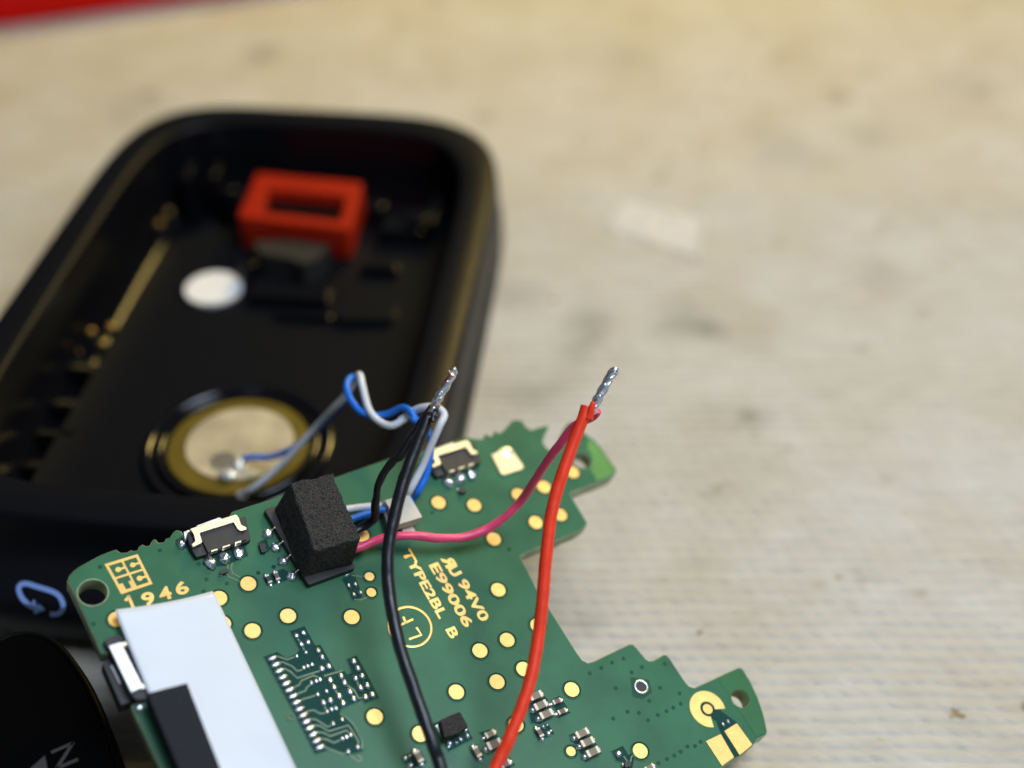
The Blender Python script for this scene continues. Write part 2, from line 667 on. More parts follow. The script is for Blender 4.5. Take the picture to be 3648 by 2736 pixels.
def build_cloth():
    xs = grow(-52, 75, .30, -420, 420)
    ys = grow(28, 122, .155, -120, 700)
    X, Y = np.meshgrid(xs, ys)
    rng = np.random.default_rng(4)
    ph = rng.uniform(0, 6.28, 12)
    wav = .05 * np.sin(X * .21 + ph[0]) + .06 * np.sin(X * .53 + Y * .11 + ph[1]) + .2 * np.sin(X * .035 + ph[2])
    pitch = 1.04
    u = (Y + wav) / pitch
    row = np.floor(u)
    fr = u - row
    rib = np.sin(np.pi * fr) ** .8
    # each rib is a row of slanting stitches
    st_ = (X + fr * 1.3 + row * .37) / 1.45 + .35 * np.sin(row * 12.9898 + ph[3]) + .12 * np.sin(X * .9 + row)
    sf = st_ - np.floor(st_)
    rnd = np.sin(row * 78.233 + np.floor(st_) * 37.719) * 43758.5453
    rnd = rnd - np.floor(rnd)
    groove = np.exp(-((sf - .5) / .09) ** 2) * (.2 + .8 * rnd) * np.clip(1.15 - fr, 0, 1)
    Z = .15 * rib - .26 * groove + .03 * (rnd - .5)
    Z += .03 * np.sin(X * .31 + ph[4]) * np.sin(Y * .27 + ph[5])
    damp = np.clip((160 - Y) / 30, 0, 1) * np.clip((Y - 10) / 15, 0, 1) * np.clip((120 - np.abs(X)) / 40, 0, 1)
    Z = (Z - .155) * damp - .3 * (1 - damp)
    co = np.stack([X, Y, Z], -1).reshape(-1, 3) * MM
    ny, nx = X.shape
    i = np.arange(ny * nx).reshape(ny, nx)
    q = np.stack([i[:-1, :-1], i[:-1, 1:], i[1:, 1:], i[1:, :-1]], -1).reshape(-1, 4)
    me = bpy.data.meshes.new('cloth')
    me.vertices.add(len(co))
    me.vertices.foreach_set('co', co.ravel())
    me.loops.add(q.size)
    me.loops.foreach_set('vertex_index', q.ravel())
    me.polygons.add(len(q))
    me.polygons.foreach_set('loop_start', np.arange(0, q.size, 4))
    me.polygons.foreach_set('loop_total', np.full(len(q), 4))
    me.polygons.foreach_set('use_smooth', np.ones(len(q), bool))
    me.update()
    o = link('bench_cloth', me, M_CLOTH)
    o['kind'] = 'structure'


build_cloth()

# ================================================================== the opened case
CASE_C = (-21.8, 92.3)
CASE_R = math.radians(-6.3)
CW, CL, CH = 37.4, 58.2, 10.5
case = empty('device_case', Matrix.Translation((CASE_C[0] * MM, CASE_C[1] * MM, 0)) @ Matrix.Rotation(CASE_R, 4, 'Z'))
tag(case, 'open black plastic back shell of a small device with a round buzzer inside', 'case')


def to_case(p):
    x, y = p[0] - CASE_C[0], p[1] - CASE_C[1]
    c, s = math.cos(-CASE_R), math.sin(-CASE_R)
    return (x * c - y * s, x * s + y * c, p[2])


def CG(r, x, y, h):
    return to_case(G(r, x, y, h))


def superell(w, l, n, cnt=96):
    out = []
    for i in range(cnt):
        a = 2 * math.pi * i / cnt
        c, s = math.cos(a), math.sin(a)
        e = n - max(0.0, s) * (1.3 if c > 0 else .5)      # the far end is rounder
        out.append((w / 2 * math.copysign(abs(c) ** (2 / e), c), l / 2 * math.copysign(abs(s) ** (2 / e), s)))
    return out


def loft(name, rings, m, parent, close_top=False, close_bot=True, smooth=True):
    bm = bmesh.new()
    rs = [[bm.verts.new((x * MM, y * MM, z * MM)) for x, y, z in r] for r in rings]
    n = len(rs[0])
    for a, b in zip(rs[:-1], rs[1:]):
        for k in range(n):
            bm.faces.new((a[k], a[(k + 1) % n], b[(k + 1) % n], b[k])).smooth = smooth
    if close_bot:
        bm.faces.new(rs[0][::-1])
    if close_top:
        bm.faces.new(rs[-1])
    return link(name, bm_mesh(name, bm), m, parent)


prof = [(-1.6, 0.0), (-.4, .35), (.3, 1.3), (.62, 3.0), (.62, 5.2), (.50, 5.6), (.36, 5.9), (.36, 7.2), (.22, 9.2), (.12, 10.1), (-.02, 10.38), (-.22, 10.5), (-2.7, 10.5), (-2.95, 10.42), (-3.1, 10.1)]
rings = [[(x, y - (2.6 * max(0, min(1, (6.6 - z) / 1.4)) * max(0, -y / CL * 2) ** 2 if y < 0 else 0), z) for x, y in superell(CW + 2 * o, CL + 2 * o, 5.6)] for o, z in prof]
shell = loft('shell', rings, M_SHELL, case)
prof2 = [(-3.11, 10.2), (-3.25, 9.4), (-3.6, 6), (-4.0, 2.6), (-4.7, 2.0)]
rings = [[(x, y, z) for x, y in superell(CW + 2 * o, CL + 2 * o, 6.0)] for o, z in prof2]
loft('inner_wall', rings, M_SHELLG, case, close_bot=False, close_top=True)
# raised inner floor with a bevelled long edge
pl0, pl1 = CG('I', 820, 170, 4.6), CG('I', 570, 600, 4.6)
pa = np.array(pl0[:2]); pb = np.array(pl1[:2]); pd = (pa - pb) / np.linalg.norm(pa - pb)
e0, e1 = pb - pd * 16, pa + pd * 10
e0 = (max(e0[0], -14), max(e0[1], -22.5)); e1 = (e1[0], min(e1[1], 22.5))
prism('inner_floor', smooth_poly([e0, (14.2, -22.6), (14.2, 22.6), tuple(e1)], 2.5, 5), 1.9, 4.6, M_SHELL, case, bev=.15)
# channel ribs beside the raised floor
for (x, y, w, h) in ((380, 590, 2.6, 4.4), (400, 800, 2.4, 4.2), (180, 1150, 3.0, 4.0)):
    c = CG('I', x, y, 4.2)
    prism('rib', [(c[0] - w, c[1] - .5), (c[0] + w, c[1] - .5), (c[0] + w, c[1] + .5), (c[0] - w, c[1] + .5)], 1.95, h, M_SHELLG, case, bev=.2)
# gold contact pins
for r, x, y in (('G', 1330, 870), ('G', 1255, 965), ('G', 1105, 1015), ('I', 650, 335), ('I', 600, 435), ('I', 445, 478), ('I', 535, 365)):
    c = CG(r, x, y, 4.4)
    o = prism('contact_pin', circle(c, .40, 16), 1.9, 3.95, M_BLACKPL, case, bev=.05)
    blob('pin_tip', (c[0], c[1], 3.95), (.36, .36, .45), M_BRASSP, o, lump=.05)
# posts and clips of the moulding
for r, x, y, rad, h in (('H', 1170, 690, 1.0, 7), ('H', 200, 590, .9, 6.5), ('H', 1450, 770, 1.1, 6.8), ('D', 730, 430, .0, 0), ('H', 330, 1080, .8, 6.6)):
    if rad:
        c = CG(r, x, y, h)
        prism('post', circle(c, rad, 20), 1.95, h, M_SHELLG, case, bev=.25)
clip = [CG('H', x, y, 6.9)[:2] for x, y in ((370, 935), (600, 930), (880, 960), (800, 1050), (700, 1090), (620, 1050), (420, 1020))]
prism('clip', smooth_poly(clip, .3, 3), 4.5, 6.9, M_CLIP, case, bev=.2)
c0 = [CG('H', x, y, 5.6)[:2] for x, y in ((360, 1190), (880, 1240), (870, 1330), (340, 1300))]
prism('clip_base', smooth_poly(c0, .4, 3), 4.5, 5.6, M_SHELLG, case, bev=.25)
led = [CG('H', x, y, 5.4)[:2] for x, y in ((910, 1350), (1330, 1370), (1290, 1450), (920, 1450))]
prism('ledge', smooth_poly(led, .5, 3), 4.5, 5.4, M_SHELL, case, bev=.3)

# further ribs and bosses of the moulding
for r, x, y, w, d, h in (('H', 1330, 860, 2.2, .35, 6.2), ('H', 1560, 720, .4, 2.6, 7.0), ('H', 1200, 1100, 1.8, .35, 5.6), ('G', 1480, 560, .4, 1.6, 7.4),
                         ('G', 1700, 560, .4, 1.6, 7.4), ('H', 700, 1420, 2.6, .3, 5.2), ('I', 330, 980, 1.6, .4, 4.6), ('I', 130, 860, .4, 2.2, 5.0)):
    c = CG(r, x, y, h)
    prism('moulded_rib', [(c[0] - w, c[1] - d), (c[0] + w, c[1] - d), (c[0] + w, c[1] + d), (c[0] - w, c[1] + d)], 1.95, h, M_SHELLG, case, bev=.2)
# red rubber frame
fo = [CG('H', x, y, 8.2)[:2] for x, y in ((395, 488), (1092, 552), (1002, 862), (266, 778))]
fi = [CG('H', x, y, 8.2)[:2] for x, y in ((466, 590), (980, 642), (944, 800), (426, 742))]
fr_ = curve_plate('red_frame', smooth_poly(fo, .5, 4), [smooth_poly(fi, .25, 3)], 3.4, .18, M_RUBRED, case)
fr_.location = (0, 0, 8.2 * MM)
prism('slot_shade_block', fi, 4.55, 6.9, M_COVER, fr_).location = (0, 0, -8.2 * MM)  # black block added to give the open slot its shade
fr_['label'] = 'red rubber frame with an oblong slot'

# white felt dot
c = CG('G', 1680, 1490, 4.95)
prism('felt_dot', circle(c, 2.5, 40), 4.55, 4.95, M_FELT, case, bev=.15, smooth=False)['label'] = 'round white felt dot'

# buzzer
BZ = CG('J', 775, 850, 5.0)
bm = bmesh.new()
for rr, hh, tr in ((7.0, 5.0, .45), (6.0, 5.15, .28)):
    add_tube(bm, [(BZ[0] + rr * math.cos(a * math.pi / 36), BZ[1] + rr * math.sin(a * math.pi / 36), hh - .25) for a in range(72)], tr, sides=10, closed=True)
link('buzzer_ring', bm_mesh('buzzer_ring', bm), M_RING, case)
disc = prism('buzzer_disc', circle(BZ, 5.45, 56), 4.55, 5.0, M_BRASS, case, bev=.06)
disc['label'] = 'brass buzzer disc'
q = CG('J', 785, 835, 5.06)
prism('ceramic_layer', circle(q, 4.15, 48), 4.95, 5.08, M_PIEZO, disc, bev=.03)
q = CG('J', 655, 975, 5.1)
prism('solder_spot', circle(q, 1.05, 24), 5.0, 5.13, M_TIN, disc, bev=.04)
for x, y, a, b_, h in ((775, 1000, .55, .85, .6), (690, 1085, .8, .5, .5), (800, 1240, .5, .42, .4)):
    q = CG('J', x, y, 5.3)
    blob('solder_bead', (q[0], q[1], 5.15), (a, b_, h), M_BEAD, disc, seed=x)


# printed arrow, laid on the curved front wall
from mathutils.bvhtree import BVHTree
_sh = shell.data
WALL = BVHTree.FromPolygons([v.co.copy() for v in _sh.vertices], [tuple(p.vertices) for p in _sh.polygons])


def wall_pt(r, x, y):
    d = ray(r, x, y)
    o = Vector(to_case(EYE)) * MM
    t = Vector(to_case(EYE + d * 60)) * MM
    hit, nrm, _, _ = WALL.ray_cast(o, (t - o).normalized())
    if hit is None:
        hit, nrm, _, _ = WALL.find_nearest(o + (t - o) * 1.55)
    return hit / MM, nrm


def wall_patch(name, l, r_, m, lift=.035):
    bm = bmesh.new()
    rows = []
    for a, b_ in zip(l, r_):
        pr = []
        for k in range(4):
            u = k / 3
            h_, n_ = wall_pt('Kk', a[0] * (1 - u) + b_[0] * u, a[1] * (1 - u) + b_[1] * u)
            if n_.y > 0:
                n_ = -n_
            pr.append(bm.verts.new((h_ + n_ * lift) * MM))
        rows.append(pr)
    for a, b_ in zip(rows[:-1], rows[1:]):
        for k in range(3):
            bm.faces.new((a[k], a[k + 1], b_[k + 1], b_[k]))
    return link(name, bm_mesh(name, bm), m, case)


cl = catmull([(440, 1318), (500, 1318), (545, 1285), (552, 1230), (515, 1160), (440, 1118), (330, 1085), (245, 1058), (190, 1062), (165, 1100), (185, 1165), (235, 1225), (300, 1262), (345, 1275)], 5)
l, r_ = strip_pts(cl, 44)
wall_patch('printed_loop', [tuple(p) for p in l], [tuple(p) for p in r_], M_PRINTB)
wall_patch('printed_arrowhead', [(290, 1195), (345, 1236), (396, 1276)], [(302, 1318), (350, 1298), (400, 1280)], M_PRINTB, .05)

# ================================================================== the front cover with the maker's mark
top = [G('Q', x, y, 8.0)[:2] for x, y in ((0, 185), (100, 138), (270, 112), (420, 124), (560, 172), (680, 252), (790, 372), (900, 522), (1000, 682), (1100, 882), (1200, 1122), (1290, 1352), (1390, 1659))]
d1 = np.array(top[-1]) - np.array(top[-3]); d1 /= np.linalg.norm(d1)
d0 = np.array(top[0]) - np.array(top[2]); d0 /= np.linalg.norm(d0)
top = [np.array(p) for p in top]
e0 = top[0] + d0 * 22
e2 = top[-1] + d1 * 20
top = smooth_poly([e0 + np.array((2, -46))] + [e0] + top + [e2], 7, 6)
cc = np.mean(np.array(top), 0)
cover = empty('device_cover', Matrix.Translation((cc[0] * MM, cc[1] * MM, 0)))
tag(cover, 'glossy black front cover with grey N mark lying before the circuit board', 'cover')
loc = [(p[0] - cc[0], p[1] - cc[1]) for p in top]


def inset(pts, d):
    out = []
    n = len(pts)
    area_ = sum(pts[i][0] * pts[(i + 1) % n][1] - pts[(i + 1) % n][0] * pts[i][1] for i in range(n))
    s = 1 if area_ > 0 else -1
    for i in range(n):
        t = np.array(pts[(i + 1) % n]) - np.array(pts[i - 1])
        t = t / (np.linalg.norm(t) + 1e-9)
        out.append((pts[i][0] - s * t[1] * d, pts[i][1] + s * t[0] * d))
    return out


rr = []
for d, z in ((2.4, 0.0), (1.2, .4), (.8, 1.5), (.4, 4), (.1, 6.6), (.02, 7.4), (.10, 7.8), (.25, 7.98), (.42, 8.0), (.5, 7.9)):
    rr.append([(x, y, z) for x, y in inset(loc, d)])
loft('cover_body', rr, M_COVER, cover)
rr = [[(x, y, z) for x, y in inset(loc, d)] for d, z in ((.52, 7.5), (.54, 7.90), (.60, 7.95))]
loft('cover_glass', rr, M_GLASS, cover, close_top=True)


def cv(x, y):
    p = G('Q', x, y, 7.97)
    return (p[0] - cc[0], p[1] - cc[1])


bm = bmesh.new()
for a, b_ in (((565, 1487), (808, 1380)), ((808, 1374), (622, 1668)), ((608, 1668), (862, 1562))):
    add_ribbon(bm, [cv(*a), cv(*b_)], .215, 7.955, 7.972)
link('printed_letter', bm_mesh('printed_letter', bm), M_PRINTG, cover)
prism('printed_triangle', [cv(495, 1520), cv(535, 1720), cv(270, 1720)], 7.955, 7.972, M_PRINTG, cover)

# ================================================================== red object behind
a = G('D', -30, 60, 0)
b_ = G('D', 410, 0, 0)
dv = (b_ - a) / np.linalg.norm(b_ - a)
nv = np.array([-dv[1], dv[0], 0])
pts = [a - dv * 60, b_ + dv * 40, b_ + dv * 40 + nv * 45, a - dv * 60 + nv * 45]
mid = sum(pts) / 4
box = prism('red_box', smooth_poly([(p[0] - mid[0], p[1] - mid[1]) for p in pts], 4, 5), 0, 5, M_REDBOX, None, bev=.8)
box.location = (mid[0] * MM, mid[1] * MM, 0)
tag(box, 'plain red plastic box lying on the cloth behind the black case', 'box')

# ================================================================== scrap of clear film
bm = bmesh.new()
co = [G('D', x, y, .15) for x, y in ((1348, 428), (1525, 470), (1508, 556), (1308, 490))]
fc = sum(co) / 4
gr = []
for i in range(9):
    rw = []
    for j in range(9):
        s, t = i / 8, j / 8
        p = co[0] * (1 - s) * (1 - t) + co[1] * s * (1 - t) + co[2] * s * t + co[3] * (1 - s) * t
        z = .04 + .06 * (s - .3) ** 2
        rw.append(bm.verts.new(sc3((p[0] - fc[0], p[1] - fc[1], z))))
    gr.append(rw)
for i in range(8):
    for j in range(8):
        bm.faces.new((gr[i][j], gr[i + 1][j], gr[i + 1][j + 1], gr[i][j + 1])).smooth = True
g = bmesh.ops.solidify(bm, geom=bm.faces[:], thickness=.00002)
fo_ = link('film_scrap', bm_mesh('film_scrap', bm), M_FILM)
fo_.location = (fc[0] * MM, fc[1] * MM, 0)
tag(fo_, 'small scrap of cloudy clear film lying alone on the cloth', 'film')

# ================================================================== the circuit board
BM4 = Matrix(((BA[0], BB[0], BN[0], BO[0] * MM), (BA[1], BB[1], BN[1], BO[1] * MM), (BA[2], BB[2], BN[2], BO[2] * MM), (0, 0, 0, 1)))
pcb = empty('circuit_board', BM4)
tag(pcb, 'green circuit board with gold pads and a black foam cube propped on the case', 'circuit board')

outline = (Pn('A', [(1560, 2560), (925, 1222), (985, 1180), (800, 842), (715, 848), (600, 590), (490, 360)])
           + Pn('Kk', [(588, 1035), (605, 985), (640, 945), (700, 900), (760, 868), (880, 803), (960, 772), (1020, 752), (1035, 768), (1060, 782), (1110, 780), (1150, 757), (1168, 768), (1208, 756), (1216, 728), (1250, 708), (1272, 722), (1310, 720), (1325, 688), (1345, 664), (1365, 664), (1388, 694), (1438, 688), (1455, 658), (1490, 648), (1520, 600), (1545, 582), (1590, 592), (1615, 640)])
           + Pn('M', [(330, 560), (1000, 330), (1060, 300), (1078, 248), (1110, 204)])
           + Pn('J', [(1110, 1252), (1560, 1096), (1950, 962)])
           + Pn('F', [(420, 800), (560, 745), (620, 728)])
           + Pn('N', [(100, 428), (160, 440), (235, 440), (252, 388), (288, 384), (310, 405), (350, 405), (366, 352), (398, 344), (420, 374), (460, 352), (540, 274), (572, 224), (655, 212), (705, 234), (745, 295), (800, 334), (900, 304), (1020, 272), (1000, 330), (955, 425), (944, 480), (980, 540), (1030, 580), (1100, 560), (1165, 420), (1200, 302), (1250, 242), (1310, 250), (1470, 400), (1540, 440), (1640, 556), (1740, 700), (1818, 804), (1800, 856), (1740, 900), (1560, 972), (1262, 1082), (1300, 1150), (1380, 1285), (1468, 1432), (1456, 1472), (1350, 1540), (1110, 1640)])
           + Pn('D', [(1140, 1192), (1124, 1202), (1140, 1232)])
           + Pn('Dd', [(1150, 210), (1480, 735), (1520, 790), (1565, 812), (1610, 800)])
           + Pn('E', [(840, 476), (875, 478), (905, 508), (985, 605), (1015, 624), (1050, 620), (1135, 570), (1165, 570), (1195, 600), (1330, 805), (1365, 845), (1410, 858), (1790, 682), (1825, 684), (1845, 710), (1905, 810), (1970, 950), (2020, 1100), (2050, 1240), (2040, 1272), (1962, 1310), (1920, 1372), (1640, 1562), (1480, 1668), (1640, 1960)])
           + Pn('A', [(2600, 2680)]))
h1 = circle(P('A', 655, 420), .83, 32)
h2 = circle(P('N', 1405, 690), .66, 24)
h3 = circle(P('E', 1812, 955), .62, 24)
board = curve_plate('board', outline, [h1, h2, h3], 1.15, .09, [M_MASK, M_EDGE], pcb)
me = board.data
for p in me.polygons:
    if abs(p.normal.z) < .8:
        p.material_index = 1

ZO, ZT, ZG = .012, .024, .034


def opening(r, pts, lip=True):
    """window in the solder mask with its raised edge"""
    q = Pn(r, pts)
    bm = bmesh.new()
    bm.faces.new([bm.verts.new((x * MM, y * MM, ZO * MM)) for x, y in q])
    if lip:
        c = q + [q[0]]
        for a, b_ in zip(c[:-1], c[1:]):
            add_ribbon(bm, [a, b_], .05, 0, .028, mi=1)
    return link('mask_opening', bm_mesh('mask_opening', bm), [M_OPEN, M_MASK], pcb)


# round holes: pale ring of bare laminate round the big one
bm = bmesh.new()
add_tube(bm, [(h1[i][0] + (h1[i][0] - P('A', 655, 420)[0]) * .06, h1[i][1] + (h1[i][1] - P('A', 655, 420)[1]) * .06, .0) for i in range(32)], .05, sides=8, closed=True)
link('hole_rim', bm_mesh('hole_rim', bm), M_EDGE, pcb)

# gold pads ------------------------------------------------------------
pad_mesh = {}


def gold_pad(r, x, y, dia=.98):
    key = dia
    if key not in pad_mesh:
        bm = bmesh.new()
        add_prism(bm, circle((0, 0), dia / 2, 32), 0, ZG, .012)
        m1 = bm_mesh('gold_pad', bm)
        m1.materials.append(M_GOLD)
        bm = bmesh.new()
        bm.faces.new([bm.verts.new((x_ * MM, y_ * MM, ZO * MM)) for x_, y_ in circle((0, 0), dia / 2 + .105, 32)])
        add_tube(bm, [(a, b_, .012) for a, b_ in circle((0, 0), dia / 2 + .13, 32)], .034, sides=8, closed=True, mi=1)
        m2 = bm_mesh('clearance_ring', bm)
        m2.materials.append(M_OPEN)
        m2.materials.append(M_MASK)
        pad_mesh[key] = (m1, m2)
    c = P(r, x, y)
    o = link('gold_pad', pad_mesh[key][0], None, pcb)
    o.location = (c[0] * MM, c[1] * MM, 0)
    k = link('clearance_ring', pad_mesh[key][1], None, o)
    return o


for r, lst in (('A', [(1755, 357), (1548, 460), (1785, 690), (2035, 585), (825, 608), (1575, 640)]),
               ('B', [(280, 1315), (780, 1325), (860, 680), (1935, 1110)]),
               ('C', [(1790, 705), (2005, 620), (1925, 950), (2135, 850), (1605, 1030), (962, 1225), (1320, 1360)]),
               ('Dd', [(985, 1312), (1435, 1030), (1160, 515)]),
               ('E', [(935, 1415)]),
               ('F', [(385, 1282), (685, 1305), (1060, 1215), (1275, 1150), (1515, 1025), (1410, 1385), (1205, 1450), (850, 1590)])):
    for x, y in lst:
        gold_pad(r, x, y)
for r, x, y in (('B', 920, 1005), ('B', 935, 1130), ('O', 590, 1005)):
    gold_pad(r, x, y, .62)

# tented vias ------------------------------------------------------------
via_me = None
for r, lst in (('E', [(495, 735), (595, 685), (690, 640), (790, 605), (950, 680), (860, 725), (1150, 650), (720, 865), (1110, 860), (1280, 910), (1015, 975), (1290, 1000), (1225, 1035), (1165, 1065), (1090, 1100), (1005, 1145), (925, 1080), (825, 1070), (700, 1130), (1465, 1335), (1415, 1370), (1350, 1375), (1290, 1420), (1235, 1455), (1170, 1485), (1095, 1520)]),
               ('A', [(708, 238), (1130, 120), (1405, 215), (1460, 325), (1605, 355), (1440, 410), (1825, 280), (1935, 235), (660, 640)]),
               ('B', [(45, 975), (165, 930), (1800, 610), (2020, 790), (1415, 500), (1110, 690)])):
    for x, y in lst:
        if via_me is None:
            bm = bmesh.new()
            bm.faces.new([bm.verts.new((a * MM, b_ * MM, .006 * MM)) for a, b_ in circle((0, 0), .105, 14)])
            add_tube(bm, [(a, b_, .004) for a, b_ in circle((0, 0), .115, 14)], .018, sides=6, closed=True)
            via_me = bm_mesh('via', bm)
            via_me.materials.append(M_VIA)
        c = P(r, x, y)
        o = link('via', via_me, None, pcb)
        o.location = (c[0] * MM, c[1] * MM, 0)

# bare tabs -----------------------------------------------------------
tb = Pn('E', [(1612, 786), (1780, 706), (1815, 704), (1835, 730), (1892, 822), (1955, 955), (2002, 1100), (2030, 1235), (2020, 1258), (1955, 1292)])
curve_plate('bare_tab', tb, [circle(P('E', 1812, 955), .64, 24)], .02, .003, M_TAB, pcb).location = (0, 0, .02 * MM)
tb = Pn('N', [(1320, 290), (1465, 420), (1530, 458), (1630, 575), (1725, 712), (1795, 808), (1780, 845), (1730, 882), (1575, 945), (1380, 690)])
hh = circle(P('N', 1405, 690), .66, 24)
sheet('bare_tab', Pn('N', [(1480, 440), (1530, 462), (1630, 578), (1725, 715), (1795, 808), (1780, 845), (1730, 882), (1582, 940), (1500, 800), (1530, 720), (1520, 620), (1470, 560)]), .012, M_TABL, pcb)

# lettering ------------------------------------------------------------
sB = 2.212 * 56.5        # zoom-B pixels per mm at the middle of the board
lettering('lettering', 'TYPE2BL  B', P('B', 1168, 811), P('B', 1560, 1500), 86 / sB, .02, M_GOLD, pcb, bold=.030)
lettering('lettering', 'E99006', P('B', 1384, 918), P('B', 1668, 1412), 92 / sB, .02, M_GOLD, pcb, bold=.030)
lettering('lettering', '94V0', P('B', 1606, 1048), P('B', 1797, 1366), 92 / sB, .02, M_GOLD, pcb, bold=.030)
lettering('lettering', 'R', P('B', 1478, 862), P('B', 1530, 945), 100 / sB, .02, M_GOLD, pcb, bold=.05, mirror=True)
lettering('lettering', 'U', P('B', 1526, 940), P('B', 1580, 1016), 94 / sB, .02, M_GOLD, pcb, bold=.05)
for seg in ([(905, 440), (952, 548)], [(886, 478), (912, 446)]):
    bm = bmesh.new()
    add_ribbon(bm, Pn('A', seg), .17, 0, .02)
    link('lettering', bm_mesh('lettering', bm), M_GOLD, pcb)
for s, a, b_ in (('9', (1022, 520), (1108, 495)), ('4', (1140, 482), (1225, 458)), ('6', (1258, 444), (1345, 418))):
    lettering('lettering', s, P('A', *a), P('A', *b_), .88, .02, M_GOLD, pcb, bold=.03)
# LF in a circle
cL = P('C', 1240, 515)
rL = (P('C', 1410, 515)[0] - P('C', 1070, 515)[0]) / 2 * 1.06
bm = bmesh.new()
add_tube(bm, [(a, b_, .012) for a, b_ in circle(cL, rL, 56)], .085, sides=8, closed=True, flat=1)
for v in bm.verts:
    v.co.z = max(0, min(v.co.z, .022 * MM))
link('printed_ring', bm_mesh('printed_ring', bm), M_GOLD, pcb)
for seg in ([(1232, 614), (1330, 580), (1290, 520)], [(1120, 522), (1265, 456)], [(1186, 436), (1210, 492)], [(1125, 455), (1150, 515)]):
    bm = bmesh.new()
    add_ribbon(bm, Pn('C', seg), .15, 0, .02)
    link('lettering', bm_mesh('lettering', bm), M_GOLD, pcb)
# maker's square of letters
sq = {k: np.array(P('Kk', *v)) for k, v in {'tl': (935, 893), 'tr': (1198, 812), 'br': (1318, 1050), 'bl': (1068, 1132)}.items()}


def sqp(u, v):
    return tuple(sq['tl'] * (1 - u) * (1 - v) + sq['tr'] * u * (1 - v) + sq['br'] * u * v + sq['bl'] * (1 - u) * v)


sheet('printed_square', [sqp(-.05, -.05), sqp(1.05, -.05), sqp(1.05, 1.05), sqp(-.05, 1.05)], .012, M_GOLD, pcb)
for u, v in ((.045, .045), (.535, .045), (.535, .535)):
    sheet('mask_opening', [sqp(u, v), sqp(u + .42, v), sqp(u + .42, v + .42), sqp(u, v + .42)], .018, M_MASK, pcb)
    cq = sqp(u + .21, v + .21)
    bm = bmesh.new()
    add_ribbon(bm, [cq, sqp(u + .44, v + .21)], .13, .012, .024)
    add_prism(bm, circle(cq, .17, 18), .012, .025)
    link('printed_dot', bm_mesh('printed_dot', bm), M_GOLD, pcb)
sheet('mask_opening', [sqp(.045, .535), sqp(.465, .535), sqp(.465, .72), sqp(.36, .72), sqp(.36, .95), sqp(.17, .95), sqp(.17, .72), sqp(.045, .72)], .018, M_MASK, pcb)

# solder beads of the open footprint -----------------------------------
dots_px = [(342, 585), (398, 563), (382, 655), (435, 638), (418, 720), (515, 705), (545, 760), (345, 748), (400, 840), (432, 827), (468, 815), (543, 848), (600, 830), (462, 960), (498, 945), (530, 933), (610, 938), (695, 905), (722, 960), (640, 995), (580, 1025), (512, 1052), (555, 1118), (610, 1098), (680, 1065), (765, 1030), (795, 1085), (710, 1120), (585, 1188), (620, 1168), (655, 1160), (795, 790), (828, 845), (808, 925), (862, 905), (848, 998), (903, 980), (888, 1072), (942, 1052), (705, 1250), (633, 1282), (705, 1400), (738, 1387), (772, 1373), (825, 1468), (752, 1500)]
small = {4, 7, 8, 9, 10, 13, 14, 15, 20, 21, 28, 29, 30, 39, 40, 41, 42, 43, 44, 45}
opening('C', [(290, 550), (410, 508), (495, 662), (535, 655), (652, 858), (720, 855), (745, 890), (775, 875), (738, 770), (820, 738), (885, 855), (1000, 1078), (885, 1122), (868, 1092), (700, 1165), (690, 1200), (730, 1225), (790, 1290), (868, 1410), (875, 1495), (800, 1520), (755, 1530), (600, 1470), (595, 1490), (490, 1523), (330, 1210), (80, 750), (195, 712), (265, 760), (330, 735), (365, 700), (355, 680)])
for i, (x, y) in enumerate(dots_px):
    c = P('C', x, y)
    s = .72 if i in small else 1.0
    blob('solder_bead', (c[0], c[1], .03), (.175 * s, .23 * s, .13 * s), M_SOLDER, pcb, rot=.12, seed=i)
for i in range(15):
    t = i / 14
    c = P('C', 155 + (530 - 155) * t, 765 + (1467 - 765) * t)
    blob('solder_bar', (c[0], c[1], .03), (.37, .17, .12), M_TIN, pcb, rot=0.0, seed=100 + i, lump=.12)
for tr in ([(185, 745), (275, 775), (340, 748)], [(225, 790), (310, 825), (350, 865), (400, 850)], [(250, 845), (300, 870), (350, 920), (540, 860)],
           [(330, 990), (365, 975), (385, 940), (480, 900), (530, 920)], [(350, 1045), (415, 1020), (430, 990), (462, 968)], [(385, 1090), (512, 1052)],
           [(420, 1185), (480, 1172), (530, 1200), (585, 1195)], [(455, 1240), (500, 1247), (590, 1305), (633, 1285)],
           [(480, 1290), (530, 1297), (600, 1340), (755, 1292), (835, 1420), (828, 1462)], [(510, 1345), (560, 1352), (610, 1378), (740, 1332), (770, 1370)],
           [(530, 1395), (580, 1402), (640, 1430), (705, 1402)], [(570, 1465), (710, 1520), (752, 1502), (775, 1535), (830, 1577), (858, 1567), (850, 1542), (825, 1530)],
           [(690, 1200), (730, 1225), (790, 1282), (863, 1410), (860, 1480)], [(560, 905), (720, 857)], [(342, 585), (382, 655), (418, 720)], [(640, 995), (680, 1065)], [(555, 1118), (585, 1188)], [(808, 925), (848, 998)], [(722, 960), (800, 1015), (835, 1080), (888, 1072)]):
    bm = bmesh.new()
    add_ribbon(bm, Pn('C', tr), .10, 0, ZT)
    link('copper_trace', bm_mesh('copper_trace', bm), M_TRACE, pcb)
bm = bmesh.new()
add_tube(bm, [(a, b_, .01) for a, b_ in circle(P('C', 300, 1230), .2, 20)], .05, sides=6, closed=True)
link('copper_ring', bm_mesh('copper_ring', bm), M_TRACE, pcb)

